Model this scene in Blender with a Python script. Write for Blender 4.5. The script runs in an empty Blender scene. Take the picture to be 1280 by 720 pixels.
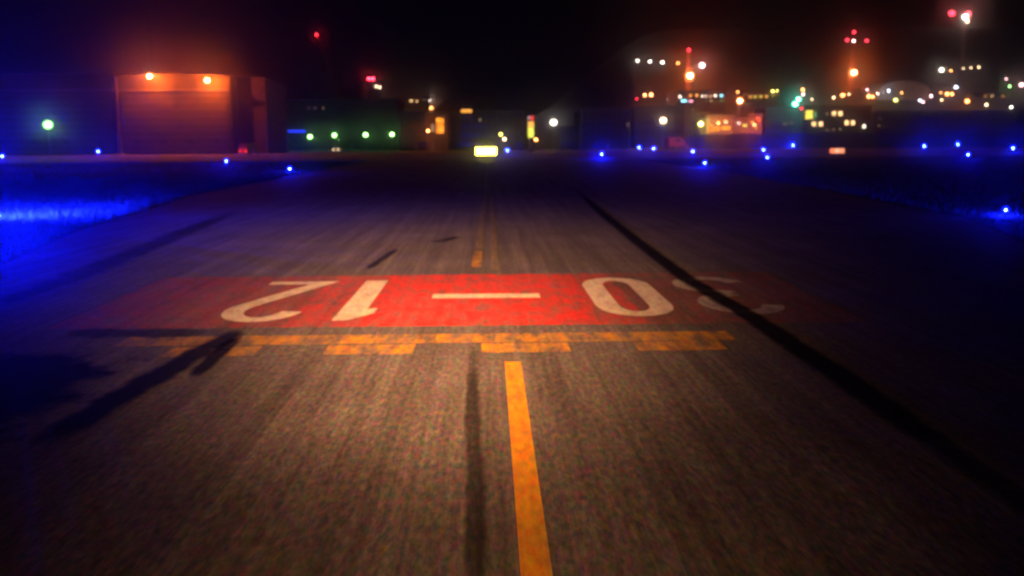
import bpy, bmesh, math, random
from mathutils import Vector, Matrix, Euler
R = math.radians
rnd = random.Random(7)
C = bpy.context.scene.collection
sc = bpy.context.scene

# ------------------------------------------------------------------ camera
EYE = Vector((0.0, 0.0, 2.8))
FPX = 1108.0                     # focal length in photo pixels (1280 wide)
cam_d = bpy.data.cameras.new('camera')
cam = bpy.data.objects.new('camera', cam_d); C.objects.link(cam)
cam.location = EYE
PITCH = math.atan(182 / FPX)
YAW = math.atan(28 / FPX)
ROLL = R(0.4)
cam.rotation_euler = (Matrix.Rotation(-YAW, 3, 'Z') @ Matrix.Rotation(R(90) - PITCH, 3, 'X') @ Matrix.Rotation(-ROLL, 3, 'Z')).to_euler()
cam_d.sensor_width = 36; cam_d.lens = 36 * FPX / 1280
cam_d.clip_start = 0.05; cam_d.clip_end = 6000
cam_d.dof.use_dof = True; cam_d.dof.focus_distance = 4.0
cam_d.dof.aperture_fstop = (cam_d.lens / 1000) / 0.0165     # soft, slightly near-focused phone lens
sc.camera = cam
CM = cam.rotation_euler.to_matrix()

def ray(px, py):
    d = CM @ Vector(((px - 640) / FPX, (360 - py) / FPX, -1.0))
    return d / d.y               # per metre of distance ahead
def smooth(a, b, x):
    t = min(1, max(0, (x - a) / (b - a))); return t * t * (3 - 2 * t)
def H(x, y):                     # height of the ground
    m = 22 + 108 * smooth(10, 190, x - (y - 900) * .1)
    return m * smooth(440, 1080, y) + (0 if y < 450 else .8 * math.sin(x * .021 + y * .013) * smooth(450, 600, y))
def atd(px, py, D):              # the point of a line of sight D metres ahead
    return EYE + ray(px, py) * D
def onground(px, py, h=0.0):     # where a line of sight comes down to height h over the flat ground
    r = ray(px, py); return EYE + r * ((h - EYE.z) / r.z)
def onhill(px, py, h=0.0):
    r = ray(px, py)
    D = 1130.0
    while D > 440:
        p = EYE + r * D
        if p.z - H(p.x, p.y) >= h: return p
        D -= 1.0
    return EYE + r * 440

# ------------------------------------------------------------------ materials
MATS = {}
def mat(name, col, rough=.7, metal=0.0, var=.25, scale=3.0, spec=.3):
    if name in MATS: return MATS[name]
    m = bpy.data.materials.new(name); m.use_nodes = True
    n = m.node_tree.nodes; l = m.node_tree.links; b = n['Principled BSDF']
    b.inputs['Roughness'].default_value = rough; b.inputs['Metallic'].default_value = metal
    b.inputs['Specular IOR Level'].default_value = spec
    tc = n.new('ShaderNodeTexCoord'); nz = n.new('ShaderNodeTexNoise'); nz.inputs['Scale'].default_value = scale; nz.inputs['Detail'].default_value = 6
    mp = n.new('ShaderNodeMapRange'); mp.inputs[1].default_value = .3; mp.inputs[2].default_value = .7
    mp.inputs[3].default_value = 1 - var; mp.inputs[4].default_value = 1 + var
    mx = n.new('ShaderNodeVectorMath'); mx.operation = 'SCALE'; mx.inputs[0].default_value = col[:3]
    l.new(tc.outputs['Object'], nz.inputs['Vector']); l.new(nz.outputs['Fac'], mp.inputs[0]); l.new(mp.outputs[0], mx.inputs['Scale'])
    l.new(mx.outputs[0], b.inputs['Base Color'])
    MATS[name] = m; return m
def glow(name, col, strength, clear=True, vary=0):
    """a lamp glass: clear glass that shines, so the lamp inside shows through it"""
    if name in MATS: return MATS[name]
    m = bpy.data.materials.new(name); m.use_nodes = True
    n = m.node_tree.nodes; l = m.node_tree.links; n.clear()
    o = n.new('ShaderNodeOutputMaterial'); e = n.new('ShaderNodeEmission'); e.inputs[0].default_value = (*col, 1); e.inputs[1].default_value = strength
    if vary:
        tc = n.new('ShaderNodeTexCoord'); nz = n.new('ShaderNodeTexNoise'); nz.inputs['Scale'].default_value = vary
        mp = n.new('ShaderNodeMapRange'); mp.inputs[1].default_value = .35; mp.inputs[2].default_value = .65; mp.inputs[3].default_value = .35 * strength; mp.inputs[4].default_value = 1.4 * strength
        l.new(tc.outputs['Object'], nz.inputs['Vector']); l.new(nz.outputs['Fac'], mp.inputs[0]); l.new(mp.outputs[0], e.inputs[1])
    if clear:
        t = n.new('ShaderNodeBsdfTransparent'); a = n.new('ShaderNodeAddShader')
        l.new(t.outputs[0], a.inputs[0]); l.new(e.outputs[0], a.inputs[1]); l.new(a.outputs[0], o.inputs[0])
    else:
        l.new(e.outputs[0], o.inputs[0])
    m.cycles.emission_sampling = 'NONE'
    MATS[name] = m; return m

COL = dict(sodium=(1, .115, .004), orange=(1, .22, .02), warm=(1, .62, .30), white=(1, .85, .68), green=(.25, 1, .12), blue=(.002, .006, 1.0),
           red=(1, .015, .03), teal=(0.0, .85, .5), cold=(.65, .75, 1), pink=(1, .5, .5), yellow=(1, .85, .04))
CORE = dict(sodium=(1, .72, .30), orange=(1, .55, .18), warm=(1, .75, .45), white=(1, .92, .8), green=(.55, 1, .42), blue=(.25, .5, 1.0),
            red=(1, .03, .06), teal=(.25, 1, .8), cold=(.7, .78, 1), pink=(1, .55, .6), yellow=(1, .95, .35))

M_pole = mat('galvanised_steel', (.30, .30, .30), .5, .6)
M_dark = mat('dark_painted_steel', (.05, .05, .055), .5, .3)
M_yel = mat('yellow_painted_steel', (.55, .35, .03), .5)
M_conc = mat('concrete', (.32, .31, .29), .85)

# ------------------------------------------------------------------ mesh helpers
class MB:
    def __init__(s): s.bm = bmesh.new()
    def box(s, cx, cy, cz, sx, sy, sz, rz=0, bev=0):
        r = bmesh.ops.create_cube(s.bm, size=1.0)
        M = Matrix.Translation((cx, cy, cz)) @ Matrix.Rotation(rz, 4, 'Z') @ Matrix.Diagonal((sx, sy, sz, 1))
        bmesh.ops.transform(s.bm, matrix=M, verts=r['verts'])
        if bev:
            ed = list({e for v in r['verts'] for e in v.link_edges})
            bmesh.ops.bevel(s.bm, geom=ed, offset=bev, segments=2, affect='EDGES', profile=.5)
        return s
    def tube(s, a, b, r0, r1=None, n=10):
        a, b = Vector(a), Vector(b); r1 = r0 if r1 is None else r1
        d = b - a
        r = bmesh.ops.create_cone(s.bm, cap_ends=True, segments=n, radius1=r0, radius2=r1, depth=d.length)
        M = Matrix.Translation((a + b) / 2) @ d.to_track_quat('Z', 'Y').to_matrix().to_4x4()
        bmesh.ops.transform(s.bm, matrix=M, verts=r['verts']); return s
    def ball(s, c, r, sz=1.0, sub=2):
        q = bmesh.ops.create_icosphere(s.bm, subdivisions=sub, radius=r)
        bmesh.ops.transform(s.bm, matrix=Matrix.Translation(c) @ Matrix.Diagonal((1, 1, sz, 1)), verts=q['verts']); return s
    def poly(s, pts, z0=None, z1=None):
        vs = [s.bm.verts.new(p) for p in pts]; s.bm.faces.new(vs); return s
    def prism_y(s, pts, y0, y1):             # an outline in x,z pulled along y
        a = [s.bm.verts.new((p[0], y0, p[1])) for p in pts]; b = [s.bm.verts.new((p[0], y1, p[1])) for p in pts]
        n = len(pts); s.bm.faces.new(a); s.bm.faces.new(list(reversed(b)))
        for i in range(n): s.bm.faces.new((a[(i + 1) % n], a[i], b[i], b[(i + 1) % n]))
        return s
    def strip(s, L, Rr, z):                  # a flat ribbon between two rows of points
        a = [s.bm.verts.new((p[0], p[1], z)) for p in L]; b = [s.bm.verts.new((p[0], p[1], z)) for p in Rr]
        for i in range(len(L) - 1): s.bm.faces.new((a[i], a[i + 1], b[i + 1], b[i]))
        return s
    def build(s, name, m, parent=None, smooth_=False):
        bmesh.ops.recalc_face_normals(s.bm, faces=s.bm.faces)
        me = bpy.data.meshes.new(name); s.bm.to_mesh(me); s.bm.free()
        me.materials.append(m)
        if smooth_:
            for p in me.polygons: p.use_smooth = True
        o = bpy.data.objects.new(name, me); C.objects.link(o)
        if parent: o.parent = parent
        return o
def flat_up(o):
    me = o.data; bm = bmesh.new(); bm.from_mesh(me)
    bmesh.ops.reverse_faces(bm, faces=[f for f in bm.faces if f.normal.z < 0]); bm.to_mesh(me); bm.free(); return o
def ribbon(path, w):
    """left and right rows of a mitred ribbon of width w along a 2-D path"""
    L, Q = [], []
    n = len(path)
    for i, p in enumerate(path):
        p = Vector(p)
        a = (p - Vector(path[i - 1])).normalized() if i else None
        b = (Vector(path[i + 1]) - p).normalized() if i < n - 1 else None
        t = a if b is None else b if a is None else (a + b).normalized()
        nn = Vector((-t.y, t.x)); k = 1.0
        if a is not None and b is not None: k = min(1.8, 1 / max(.3, t.dot(a)))
        ww = w[i] if isinstance(w, (list, tuple)) else w
        L.append(p + nn * ww / 2 * k); Q.append(p - nn * ww / 2 * k)
    return L, Q
def empty(name, loc, rz=0):
    o = bpy.data.objects.new(name, None); C.objects.link(o); o.location = loc; o.rotation_euler = (0, 0, rz); o.empty_display_size = .5; return o
def tag(o, label=None, cat=None, group=None, kind=None):
    if label: o['label'] = label
    if cat: o['category'] = cat
    if group: o['group'] = group
    if kind: o['kind'] = kind
    return o
def dup(root, loc, label, group=None):
    r = root.copy(); C.objects.link(r); r.location = loc; r['label'] = label
    if group: r['group'] = group
    for ch in list(root.children):
        c = ch.copy(); C.objects.link(c); c.parent = r
        for g in list(ch.children):
            d = g.copy(); C.objects.link(d); d.parent = c
    return r
HALO = 1.0
def light(name, parent, loc, col, halo, D, radius=.08, gain=1.0):
    """a real lamp; halo = how many photo pixels its glow in the hazy air should reach at distance D"""
    ld = bpy.data.lights.new(name, 'POINT'); ld.color = COL[col]; ld.shadow_soft_size = radius
    ld.energy = HALO * 0.22 * halo * D * gain
    o = bpy.data.objects.new(name, ld); C.objects.link(o); o.parent = parent; o.location = loc; return o

# ------------------------------------------------------------------ world, moon
w = bpy.data.worlds.new('World'); sc.world = w; w.use_nodes = True
wn, wl = w.node_tree.nodes, w.node_tree.links
sky = wn.new('ShaderNodeTexSky'); sky.sky_type = 'NISHITA'; sky.sun_disc = False
sky.sun_elevation = R(3); sky.sun_rotation = R(200)
bgn = wn['Background']; wl.new(sky.outputs[0], bgn.inputs[0]); bgn.inputs[1].default_value = 0.0001
sd = bpy.data.lights.new('moonlight', 'SUN'); sd.energy = .001; sd.angle = R(.5); sd.color = (1, .9, .8)
so = bpy.data.objects.new('moonlight', sd); C.objects.link(so); so.rotation_euler = (R(70), 0, R(-20)); so.location = (0, -20, 40)
vs = sc.view_settings; vs.view_transform = 'Standard'; vs.look = 'None'; vs.exposure = 0; vs.gamma = 1; vs.use_curve_mapping = False

# ------------------------------------------------------------------ ground sheet
def ground_material():
    m = bpy.data.materials.new('dark_grassland'); m.use_nodes = True
    n, l = m.node_tree.nodes, m.node_tree.links; b = n['Principled BSDF']; b.inputs['Roughness'].default_value = .95; b.inputs['Specular IOR Level'].default_value = .1
    tc = n.new('ShaderNodeTexCoord')
    a = n.new('ShaderNodeTexNoise'); a.inputs['Scale'].default_value = .35; a.inputs['Detail'].default_value = 8
    f = n.new('ShaderNodeTexNoise'); f.inputs['Scale'].default_value = 9; f.inputs['Detail'].default_value = 6
    r = n.new('ShaderNodeValToRGB'); r.color_ramp.elements[0].color = (.030, .032, .024, 1); r.color_ramp.elements[1].color = (.085, .078, .058, 1)
    r.color_ramp.elements[0].position = .35; r.color_ramp.elements[1].position = .7
    mx = n.new('ShaderNodeMath'); mx.operation = 'ADD'; ml = n.new('ShaderNodeMath'); ml.operation = 'MULTIPLY'; ml.inputs[1].default_value = .5
    l.new(tc.outputs['Object'], a.inputs['Vector']); l.new(tc.outputs['Object'], f.inputs['Vector'])
    l.new(a.outputs['Fac'], mx.inputs[0]); l.new(f.outputs['Fac'], mx.inputs[1]); l.new(mx.outputs[0], ml.inputs[0]); l.new(ml.outputs[0], r.inputs[0]); l.new(r.outputs[0], b.inputs['Base Color'])
    bp = n.new('ShaderNodeBump'); bp.inputs['Strength'].default_value = .9; bp.inputs['Distance'].default_value = .08
    l.new(f.outputs['Fac'], bp.inputs['Height']); l.new(bp.outputs[0], b.inputs['Normal'])
    return m
M_grass = ground_material()
bm = bmesh.new()
xs = [-1400 + 25 * i for i in range(113)]
ys = [-45, -20, 0, 40, 80, 150, 250, 350, 430] + [440 + 15 * i for i in range(54)]
grid = [[bm.verts.new((x, y, H(x, y))) for x in xs] for y in ys]
for j in range(len(ys) - 1):
    for i in range(len(xs) - 1):
        bm.faces.new((grid[j][i], grid[j][i + 1], grid[j + 1][i + 1], grid[j + 1][i]))
g_ = MB(); g_.bm.free(); g_.bm = bm
ground = g_.build('ground', M_grass, None, True); tag(ground, kind='structure')

# ------------------------------------------------------------------ taxiway asphalt and what is painted on it
def asphalt_nodes(m):
    """worn asphalt colour, shared by the bare pavement and by what shows through the paint"""
    n, l = m.node_tree.nodes, m.node_tree.links
    tc = n.new('ShaderNodeTexCoord'); obj = tc.outputs['Object']
    big = n.new('ShaderNodeTexNoise'); big.inputs['Scale'].default_value = .45; big.inputs['Detail'].default_value = 6
    st = n.new('ShaderNodeMapping'); st.inputs['Scale'].default_value = (1.3, .03, 1)
    lane = n.new('ShaderNodeTexNoise'); lane.inputs['Scale'].default_value = 2.2; lane.inputs['Detail'].default_value = 7; lane.inputs['Roughness'].default_value = .65
    fm = n.new('ShaderNodeMapping'); fm.inputs['Scale'].default_value = (1, .32, 1)
    fine = n.new('ShaderNodeTexNoise'); fine.inputs['Scale'].default_value = 20; fine.inputs['Detail'].default_value = 3; fine.inputs['Roughness'].default_value = .6
    for s, d in ((obj, big.inputs['Vector']), (obj, st.inputs[0]), (st.outputs[0], lane.inputs['Vector']), (obj, fm.inputs[0]), (fm.outputs[0], fine.inputs['Vector'])): l.new(s, d)
    def rng(sock, a, b, lo, hi):
        q = n.new('ShaderNodeMapRange'); q.inputs[1].default_value = a; q.inputs[2].default_value = b; q.inputs[3].default_value = lo; q.inputs[4].default_value = hi
        l.new(sock, q.inputs[0]); return q.outputs[0]
    def mul(a, b):
        q = n.new('ShaderNodeMath'); q.operation = 'MULTIPLY'; l.new(a, q.inputs[0]); l.new(b, q.inputs[1]); return q.outputs[0]
    st2 = n.new('ShaderNodeMapping'); st2.inputs['Scale'].default_value = (7, .12, 1); l.new(obj, st2.inputs[0])
    lane2 = n.new('ShaderNodeTexNoise'); lane2.inputs['Scale'].default_value = 2.0; lane2.inputs['Detail'].default_value = 4; l.new(st2.outputs[0], lane2.inputs['Vector'])
    f = mul(mul(mul(rng(big.outputs['Fac'], .3, .7, .8, 1.2), rng(lane.outputs['Fac'], .3, .7, .55, 1.4)), rng(fine.outputs['Fac'], .3, .7, .8, 1.2)), rng(lane2.outputs['Fac'], .3, .7, .8, 1.2))
    # the chippings in it are reddish, greenish and grey stones
    chip = n.new('ShaderNodeMixRGB'); chip.blend_type = 'OVERLAY'; chip.use_clamp = True; chip.inputs[0].default_value = .42
    chip.inputs[1].default_value = (.106, .095, .092, 1)
    cb = n.new('ShaderNodeVectorMath'); cb.operation = 'MULTIPLY_ADD'; cb.inputs[1].default_value = (2.6, 2.6, 2.6); cb.inputs[2].default_value = (-.8, -.8, -.8)
    l.new(fine.outputs['Color'], cb.inputs[0]); l.new(cb.outputs[0], chip.inputs[2])
    sc_ = n.new('ShaderNodeVectorMath'); sc_.operation = 'SCALE'; l.new(chip.outputs[0], sc_.inputs[0]); l.new(f, sc_.inputs['Scale'])
    return sc_.outputs[0], fine.outputs['Fac'], obj
def asphalt_material():
    m = bpy.data.materials.new('worn_asphalt'); m.use_nodes = True
    n, l = m.node_tree.nodes, m.node_tree.links; b = n['Principled BSDF']; b.inputs['Roughness'].default_value = .85; b.inputs['Specular IOR Level'].default_value = .2
    c, h, _ = asphalt_nodes(m); l.new(c, b.inputs['Base Color'])
    bp = n.new('ShaderNodeBump'); bp.inputs['Strength'].default_value = .35; bp.inputs['Distance'].default_value = .012; l.new(h, bp.inputs['Height']); l.new(bp.outputs[0], b.inputs['Normal'])
    return m
def paint(name, col, wear, fade=.95):
    """old road paint: worn through to the asphalt in patches and along the wheel lanes"""
    m = bpy.data.materials.new(name); m.use_nodes = True
    n, l = m.node_tree.nodes, m.node_tree.links; b = n['Principled BSDF']; b.inputs['Roughness'].default_value = .75; b.inputs['Specular IOR Level'].default_value = .2
    c, h, obj = asphalt_nodes(m)
    mp = n.new('ShaderNodeMapping'); mp.inputs['Scale'].default_value = (1.6, .5, 1)
    z = n.new('ShaderNodeTexNoise'); z.inputs['Scale'].default_value = 2.6; z.inputs['Detail'].default_value = 9; z.inputs['Roughness'].default_value = .72
    l.new(obj, mp.inputs[0]); l.new(mp.outputs[0], z.inputs['Vector'])
    k = n.new('ShaderNodeMapRange'); k.inputs[1].default_value = .28 + wear * .25; k.inputs[2].default_value = .50 + wear * .25
    l.new(z.outputs['Fac'], k.inputs[0])
    lo = n.new('ShaderNodeMapRange'); lo.inputs[3].default_value = max(0, .6 - wear) * fade; lo.inputs[4].default_value = fade; l.new(k.outputs[0], lo.inputs[0])
    tint = n.new('ShaderNodeMixRGB'); tint.blend_type = 'OVERLAY'; tint.inputs[0].default_value = .35; tint.inputs[1].default_value = (*col, 1)
    fz = n.new('ShaderNodeTexNoise'); fz.inputs['Scale'].default_value = 17; fz.inputs['Detail'].default_value = 3
    fp = n.new('ShaderNodeMapping'); fp.inputs['Scale'].default_value = (1, .32, 1); l.new(obj, fp.inputs[0]); l.new(fp.outputs[0], fz.inputs['Vector'])
    fb = n.new('ShaderNodeVectorMath'); fb.operation = 'MULTIPLY_ADD'; fb.inputs[1].default_value = (2.4, 2.4, 2.4); fb.inputs[2].default_value = (-.7, -.7, -.7)
    l.new(fz.outputs['Color'], fb.inputs[0]); l.new(fb.outputs[0], tint.inputs[2]); tint.use_clamp = True
    mx = n.new('ShaderNodeMixRGB'); l.new(lo.outputs[0], mx.inputs[0]); l.new(c, mx.inputs[1]); l.new(tint.outputs[0], mx.inputs[2])
    l.new(mx.outputs[0], b.inputs['Base Color']); return m
def stain_and_shade(name, col, cover, nscale=1.2, rag=3.2):
    """tar, rubber and painted dark tone on the asphalt with ragged, feathered edges (u runs across the mark)"""
    m = bpy.data.materials.new(name); m.use_nodes = True
    n, l = m.node_tree.nodes, m.node_tree.links; b = n['Principled BSDF']; b.inputs['Roughness'].default_value = .9; b.inputs['Specular IOR Level'].default_value = .02
    b.inputs['Base Color'].default_value = (*col, 1)
    uv = n.new('ShaderNodeUVMap'); sx = n.new('ShaderNodeSeparateXYZ'); l.new(uv.outputs[0], sx.inputs[0])
    def edge(sock, f):
        a = n.new('ShaderNodeMath'); a.operation = 'SUBTRACT'; a.inputs[1].default_value = .5; l.new(sock, a.inputs[0])
        q = n.new('ShaderNodeMath'); q.operation = 'ABSOLUTE'; l.new(a.outputs[0], q.inputs[0])
        r = n.new('ShaderNodeMapRange'); r.inputs[1].default_value = .5; r.inputs[2].default_value = .5 - f; l.new(q.outputs[0], r.inputs[0]); return r.outputs[0]
    tc = n.new('ShaderNodeTexCoord'); z = n.new('ShaderNodeTexNoise'); z.inputs['Scale'].default_value = nscale * 3; z.inputs['Detail'].default_value = 7; l.new(tc.outputs['Object'], z.inputs['Vector'])
    z.inputs['Roughness'].default_value = .68
    k = n.new('ShaderNodeMath'); k.operation = 'MULTIPLY'; l.new(edge(sx.outputs[0], .38), k.inputs[0]); l.new(edge(sx.outputs[1], .22), k.inputs[1])
    zr = n.new('ShaderNodeMath'); zr.operation = 'MULTIPLY_ADD'; zr.inputs[1].default_value = rag; zr.inputs[2].default_value = -.5 * rag - .45; l.new(z.outputs['Fac'], zr.inputs[0])
    ad = n.new('ShaderNodeMath'); ad.operation = 'MULTIPLY_ADD'; ad.inputs[1].default_value = 1.9; l.new(k.outputs[0], ad.inputs[0]); l.new(zr.outputs[0], ad.inputs[2]); ad.use_clamp = True
    q = n.new('ShaderNodeMath'); q.operation = 'MULTIPLY'; q.use_clamp = True; q.inputs[1].default_value = cover; l.new(ad.outputs[0], q.inputs[0])
    l.new(q.outputs[0], b.inputs['Alpha']); return m

M_asph = asphalt_material()
Ledge = [(-13, -40), (-10.5, 5), (-10.6, 14), (-11.8, 22), (-13.6, 29.5), (-16.4, 50), (-17.5, 85), (-19, 150)]
Redge = [(14, -40), (12, 5), (12, 14), (14, 22), (17, 31), (19, 50), (22, 85), (24, 150)]
tw = flat_up(MB().strip(Ledge, Redge, .004).build('taxiway', M_asph)); tag(tw, kind='structure')
apron = flat_up(MB().strip([(-260, 150.02), (-300, 300), (-300, 436)], [(260, 150.02), (330, 300), (330, 436)], .0052).build('apron', mat('apron_concrete', (.16, .155, .15), .85, 0, .2, .3)))
tag(apron, kind='structure')
crossing = flat_up(MB().strip([(-300, 96), (-300, 118)], [(-19.0, 96), (-19.0, 118)], .0046).build('side_taxiway', M_asph)); tag(crossing, kind='structure')

M_red = paint('faded_red_paint', (.60, .022, .016), .36)
M_white = paint('worn_white_paint', (.64, .58, .50), .12)
M_yel_line = paint('yellow_line_paint', (.62, .27, .012), .06)
M_yel_worn = paint('worn_yellow_paint', (.58, .27, .0052), .52, .9)
M_yel_old = paint('old_yellow_paint', (.45, .30, .08), .5, .38)

M_red1 = paint('worn_red_paint', (.55, .022, .018), .42, .75)
M_red2 = paint('old_red_paint', (.46, .022, .0064), .40, .50)
def redbit(x0, x1, m, parent):
    f0, f1 = (lambda x: 13.46 - .0145 * x), (lambda x: 18.86 - .006 * x)
    return flat_up(MB().strip([(x0, f0(x0)), (x0, f1(x0))], [(x1, f0(x1)), (x1, f1(x1))], .0046).build('red_marking_panel' if parent is tw else 'worn_end', m, parent))
panel = redbit(-2.05, 1.72, M_red, tw)
redbit(-6.9, -3.25, M_red2, panel); redbit(-3.25, -2.05, M_red1, panel); redbit(1.72, 2.5, M_red1, panel); redbit(2.5, 5.9, paint('nearly_gone_red_paint', (.44, .022, .0064), .45, .34), panel)
panel['label'] = 'faded red painted panel carrying upside-down runway numerals 30-12'
def glyph(strokes, w, x, y, cw, ch, z=.0052):
    """digit strokes in a unit box, painted rotated by half a turn: its top lies towards us"""
    b = MB()
    for k, path in enumerate(strokes):
        pts = [(x + cw - p[0] * cw, y + ch - p[1] * ch) for p in path]
        L, Q = ribbon(pts, w); b.strip(L, Q, z + k * .0003)
    return flat_up(b.build('digit', M_white, panel))
def arc(cx, cy, rx, ry, a0, a1, n=14): return [(cx + rx * math.cos(R(a0 + (a1 - a0) * i / n)), cy + ry * math.sin(R(a0 + (a1 - a0) * i / n))) for i in range(n + 1)]
Y0, CH = 13.95, 4.15
two = [arc(.5, .76, .38, .2, 170, -28, 14) + [(.6, .45), (.12, .045), (.97, .045)]]
d2 = glyph(two, .36, -4.5, Y0 + .02, 1.32, CH)
one_b = MB(); ox, oy = -2.62, Y0 + .05
def fl(p): return (ox + .62 - p[0], oy + CH - p[1], .0052)
one_b.poly([fl(p) for p in ((.10, 0), (.54, 0), (.54, CH), (.30, CH), (-.06, CH - .6), (-.06, CH - 1.05), (.10, CH - .95))])
d1 = flat_up(one_b.build('digit', M_white, panel))
flat_up(MB().strip([(-1.06, 15.95), (-1.06, 16.42)], [(.92, 15.9), (.92, 16.36)], .0052).build('hyphen', M_white, panel))
zero = arc(.5, .77, .36, .19, 0, 180, 12) + arc(.5, .23, .36, .19, 180, 360, 12); zero = zero + [zero[0]]
d0 = glyph([zero], .40, 1.85, Y0 + .15, 1.28, CH - .1)
three = [arc(.46, .76, .38, .20, 165, -72, 14) + [(.36, .525)], [(.36, .50)] + arc(.46, .25, .40, .205, 80, -165, 14)]
d3 = glyph(three, .38, 3.62, Y0 + .2, 1.38, CH - .1); d3.data.materials[0] = paint('nearly_gone_white_paint', (.58, .52, .45), .30, .75)

flat_up(MB().strip([(.18, -6), (.18, 11.15)], [(.39, -6), (.39, 11.15)], .0046).build('centreline', M_yel_line, tw))
flat_up(MB().strip([(-.42, 20.0), (-.42, 23.0)], [(-.19, 20.0), (-.19, 23.0)], .0046).build('centreline', M_yel_worn, tw))
flat_up(MB().strip([(-.39, 23.4), (-.36, 32), (-.30, 45), (-.25, 90), (-.2, 148)], [(-.20, 23.4), (-.18, 32), (-.12, 45), (-.05, 90), (0, 148)], .0046).build('centreline', M_yel_old, tw))
flat_up(MB().strip([(.04, 19.6), (.04, 46)], [(.19, 19.6), (.19, 46)], .0046).build('old_line', M_yel_old, tw))
# holding position: two unbroken bars and two broken ones, the broken ones on our side
for k, (y0, y1) in enumerate(((12.28, 12.88),)):
    flat_up(MB().strip([(-5.3 + k * .3, y0 + .05), (-5.3 + k * .3, y1 + .05)], [(3.5 - k * .2, y0 - .03), (3.5 - k * .2, y1 - .03)], .0046).build('holding_bar', M_yel_worn, tw))
for k in range(-2, 2):
    x0 = -.13 + 2.14 * k
    for y0, y1 in ((11.66, 12.22),):
        flat_up(MB().strip([(x0, y0), (x0, y1)], [(x0 + 1.22, y0), (x0 + 1.22, y1)], .0046).build('holding_dash', M_yel_worn, tw))

def mark(name, path, wd, m, z):
    L, Q = ribbon(path, wd)
    b = MB(); b.strip(L, Q, z); n = len(path)
    uvl = b.bm.loops.layers.uv.new('UVMap')
    b.bm.verts.ensure_lookup_table()
    ix = {}
    for i in range(n): ix[b.bm.verts[i]] = (0, i / (n - 1)); ix[b.bm.verts[n + i]] = (1, i / (n - 1))
    for f in b.bm.faces:
        for lp in f.loops: lp[uvl].uv = ix[lp.vert]
    return flat_up(b.build(name, m, tw))
M_tar = stain_and_shade('tar_sealing', (.010, .010, .011), .86, .8, 1.3)
M_rub = stain_and_shade('rubber_skid', (.012, .012, .013), .9, .55, 2.2)
M_oil = stain_and_shade('oil_streak', (.016, .015, .014), .48, .6, 2.6)
def dense(p, k=6):
    out = []
    for i in range(len(p) - 1):
        for j in range(k): t = j / k; out.append((p[i][0] * (1 - t) + p[i + 1][0] * t, p[i][1] * (1 - t) + p[i + 1][1] * t))
    return out + [p[-1]]
mark('tar_strip', dense([(4.15, 1), (4.15, 7.5), (4.2, 10), (4.2, 14), (4.05, 18), (4.2, 25), (4.5, 36), (5.0, 48), (5.6, 60)]), .60, M_tar, .0059)
mark('oil_streak', dense([(-.1, 4), (-.14, 7), (-.2, 9), (-.26, 12.5)]), .24, M_oil, .0059)
mark('tyre_and_dark_mark', dense([(-4.35, 7.5), (-4.15, 10), (-3.95, 12), (-3.78, 13.9)]), .62, M_rub, .0059)
mark('tyre_and_dark_mark', dense([(-3.62, 10.4), (-3.68, 11.6), (-3.72, 13.1)]), .34, M_rub, .0059)
mark('tyre_and_dark_mark', dense([(-6.6, 13.2), (-6, 13.25), (-5, 13.15), (-3.9, 13.3)]), .95, stain_and_shade('soft_dark_band', (.016, .016, .017), .5, .5, 3.8), .0064)  # broad soft dark band lying crosswise, just short of the red panel
M_soft = stain_and_shade('light_skid', (.018, .018, .019), .62, .6, 2.8)
mark('tyre_and_dark_mark', dense([(-2.75, 19.5), (-2.65, 21.5), (-2.45, 24)]), .3, M_soft, .0059)
mark('tyre_and_dark_mark', dense([(-1.7, 25.2), (-1.3, 25.6), (-.9, 27)]), .5, M_soft, .0059)
mark('dark_patch', dense([(-6.6, 3), (-6.4, 7), (-6.2, 10), (-6.3, 12.4)]), 3.9, stain_and_shade('dark_asphalt_falloff', (.012, .012, .013), 1.5, .5), .0064)  # dark asphalt, partly the fall-off of the taxi beam painted in
mark('dark_patch', dense([(-8.7, 14), (-9, 20), (-9.8, 28), (-11, 40)]), 1.2, stain_and_shade('faint_rubber', (.016, .016, .017), .5, .5), .0064)

# grass blades along the pavement where the edge lights show them
gb = bmesh.new()
def blades(n, side, y0, y1, spread, bias, hmin, hmax):
    edge = Ledge if side < 0 else Redge
    for i in range(n):
        y = y0 + (y1 - y0) * rnd.random() ** bias
        for a, b in zip(edge, edge[1:]):
            if a[1] <= y <= b[1]: ex = a[0] + (b[0] - a[0]) * (y - a[1]) / (b[1] - a[1])
        x = ex + side * (abs(rnd.gauss(0, spread + y * .12)) + .05 + .15 * math.sin(y * 2.3) ** 2)
        k = 1 + max(0, y - 40) / 45; h = rnd.uniform(hmin, hmax) * (1.6 if rnd.random() < .06 else 1) * (1 + (k - 1) * .25); a = rnd.uniform(0, 6.28); wv = .012 * k; ln = rnd.uniform(.01, .12)
        c, s = math.cos(a), math.sin(a)
        gb.faces.new([gb.verts.new(p) for p in ((x - c * wv, y - s * wv, 0), (x + c * wv, y + s * wv, 0), (x + s * ln, y - c * ln, h))])
blades(95000, -1, 14, 75, 6, 1.3, .08, .26)
blades(25000, -1, 60, 140, 12, 1.3, .1, .3)
blades(30000, 1, 14, 130, 4, 1.8, .07, .22)
gm = MB(); gm.bm.free(); gm.bm = gb
grass = gm.build('grass', mat('grass_blade', (.10, .10, .07), .8, 0, .5, .8)); tag(grass, 'short dry grass growing beside the taxiway pavement', None, None, 'stuff')

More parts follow.
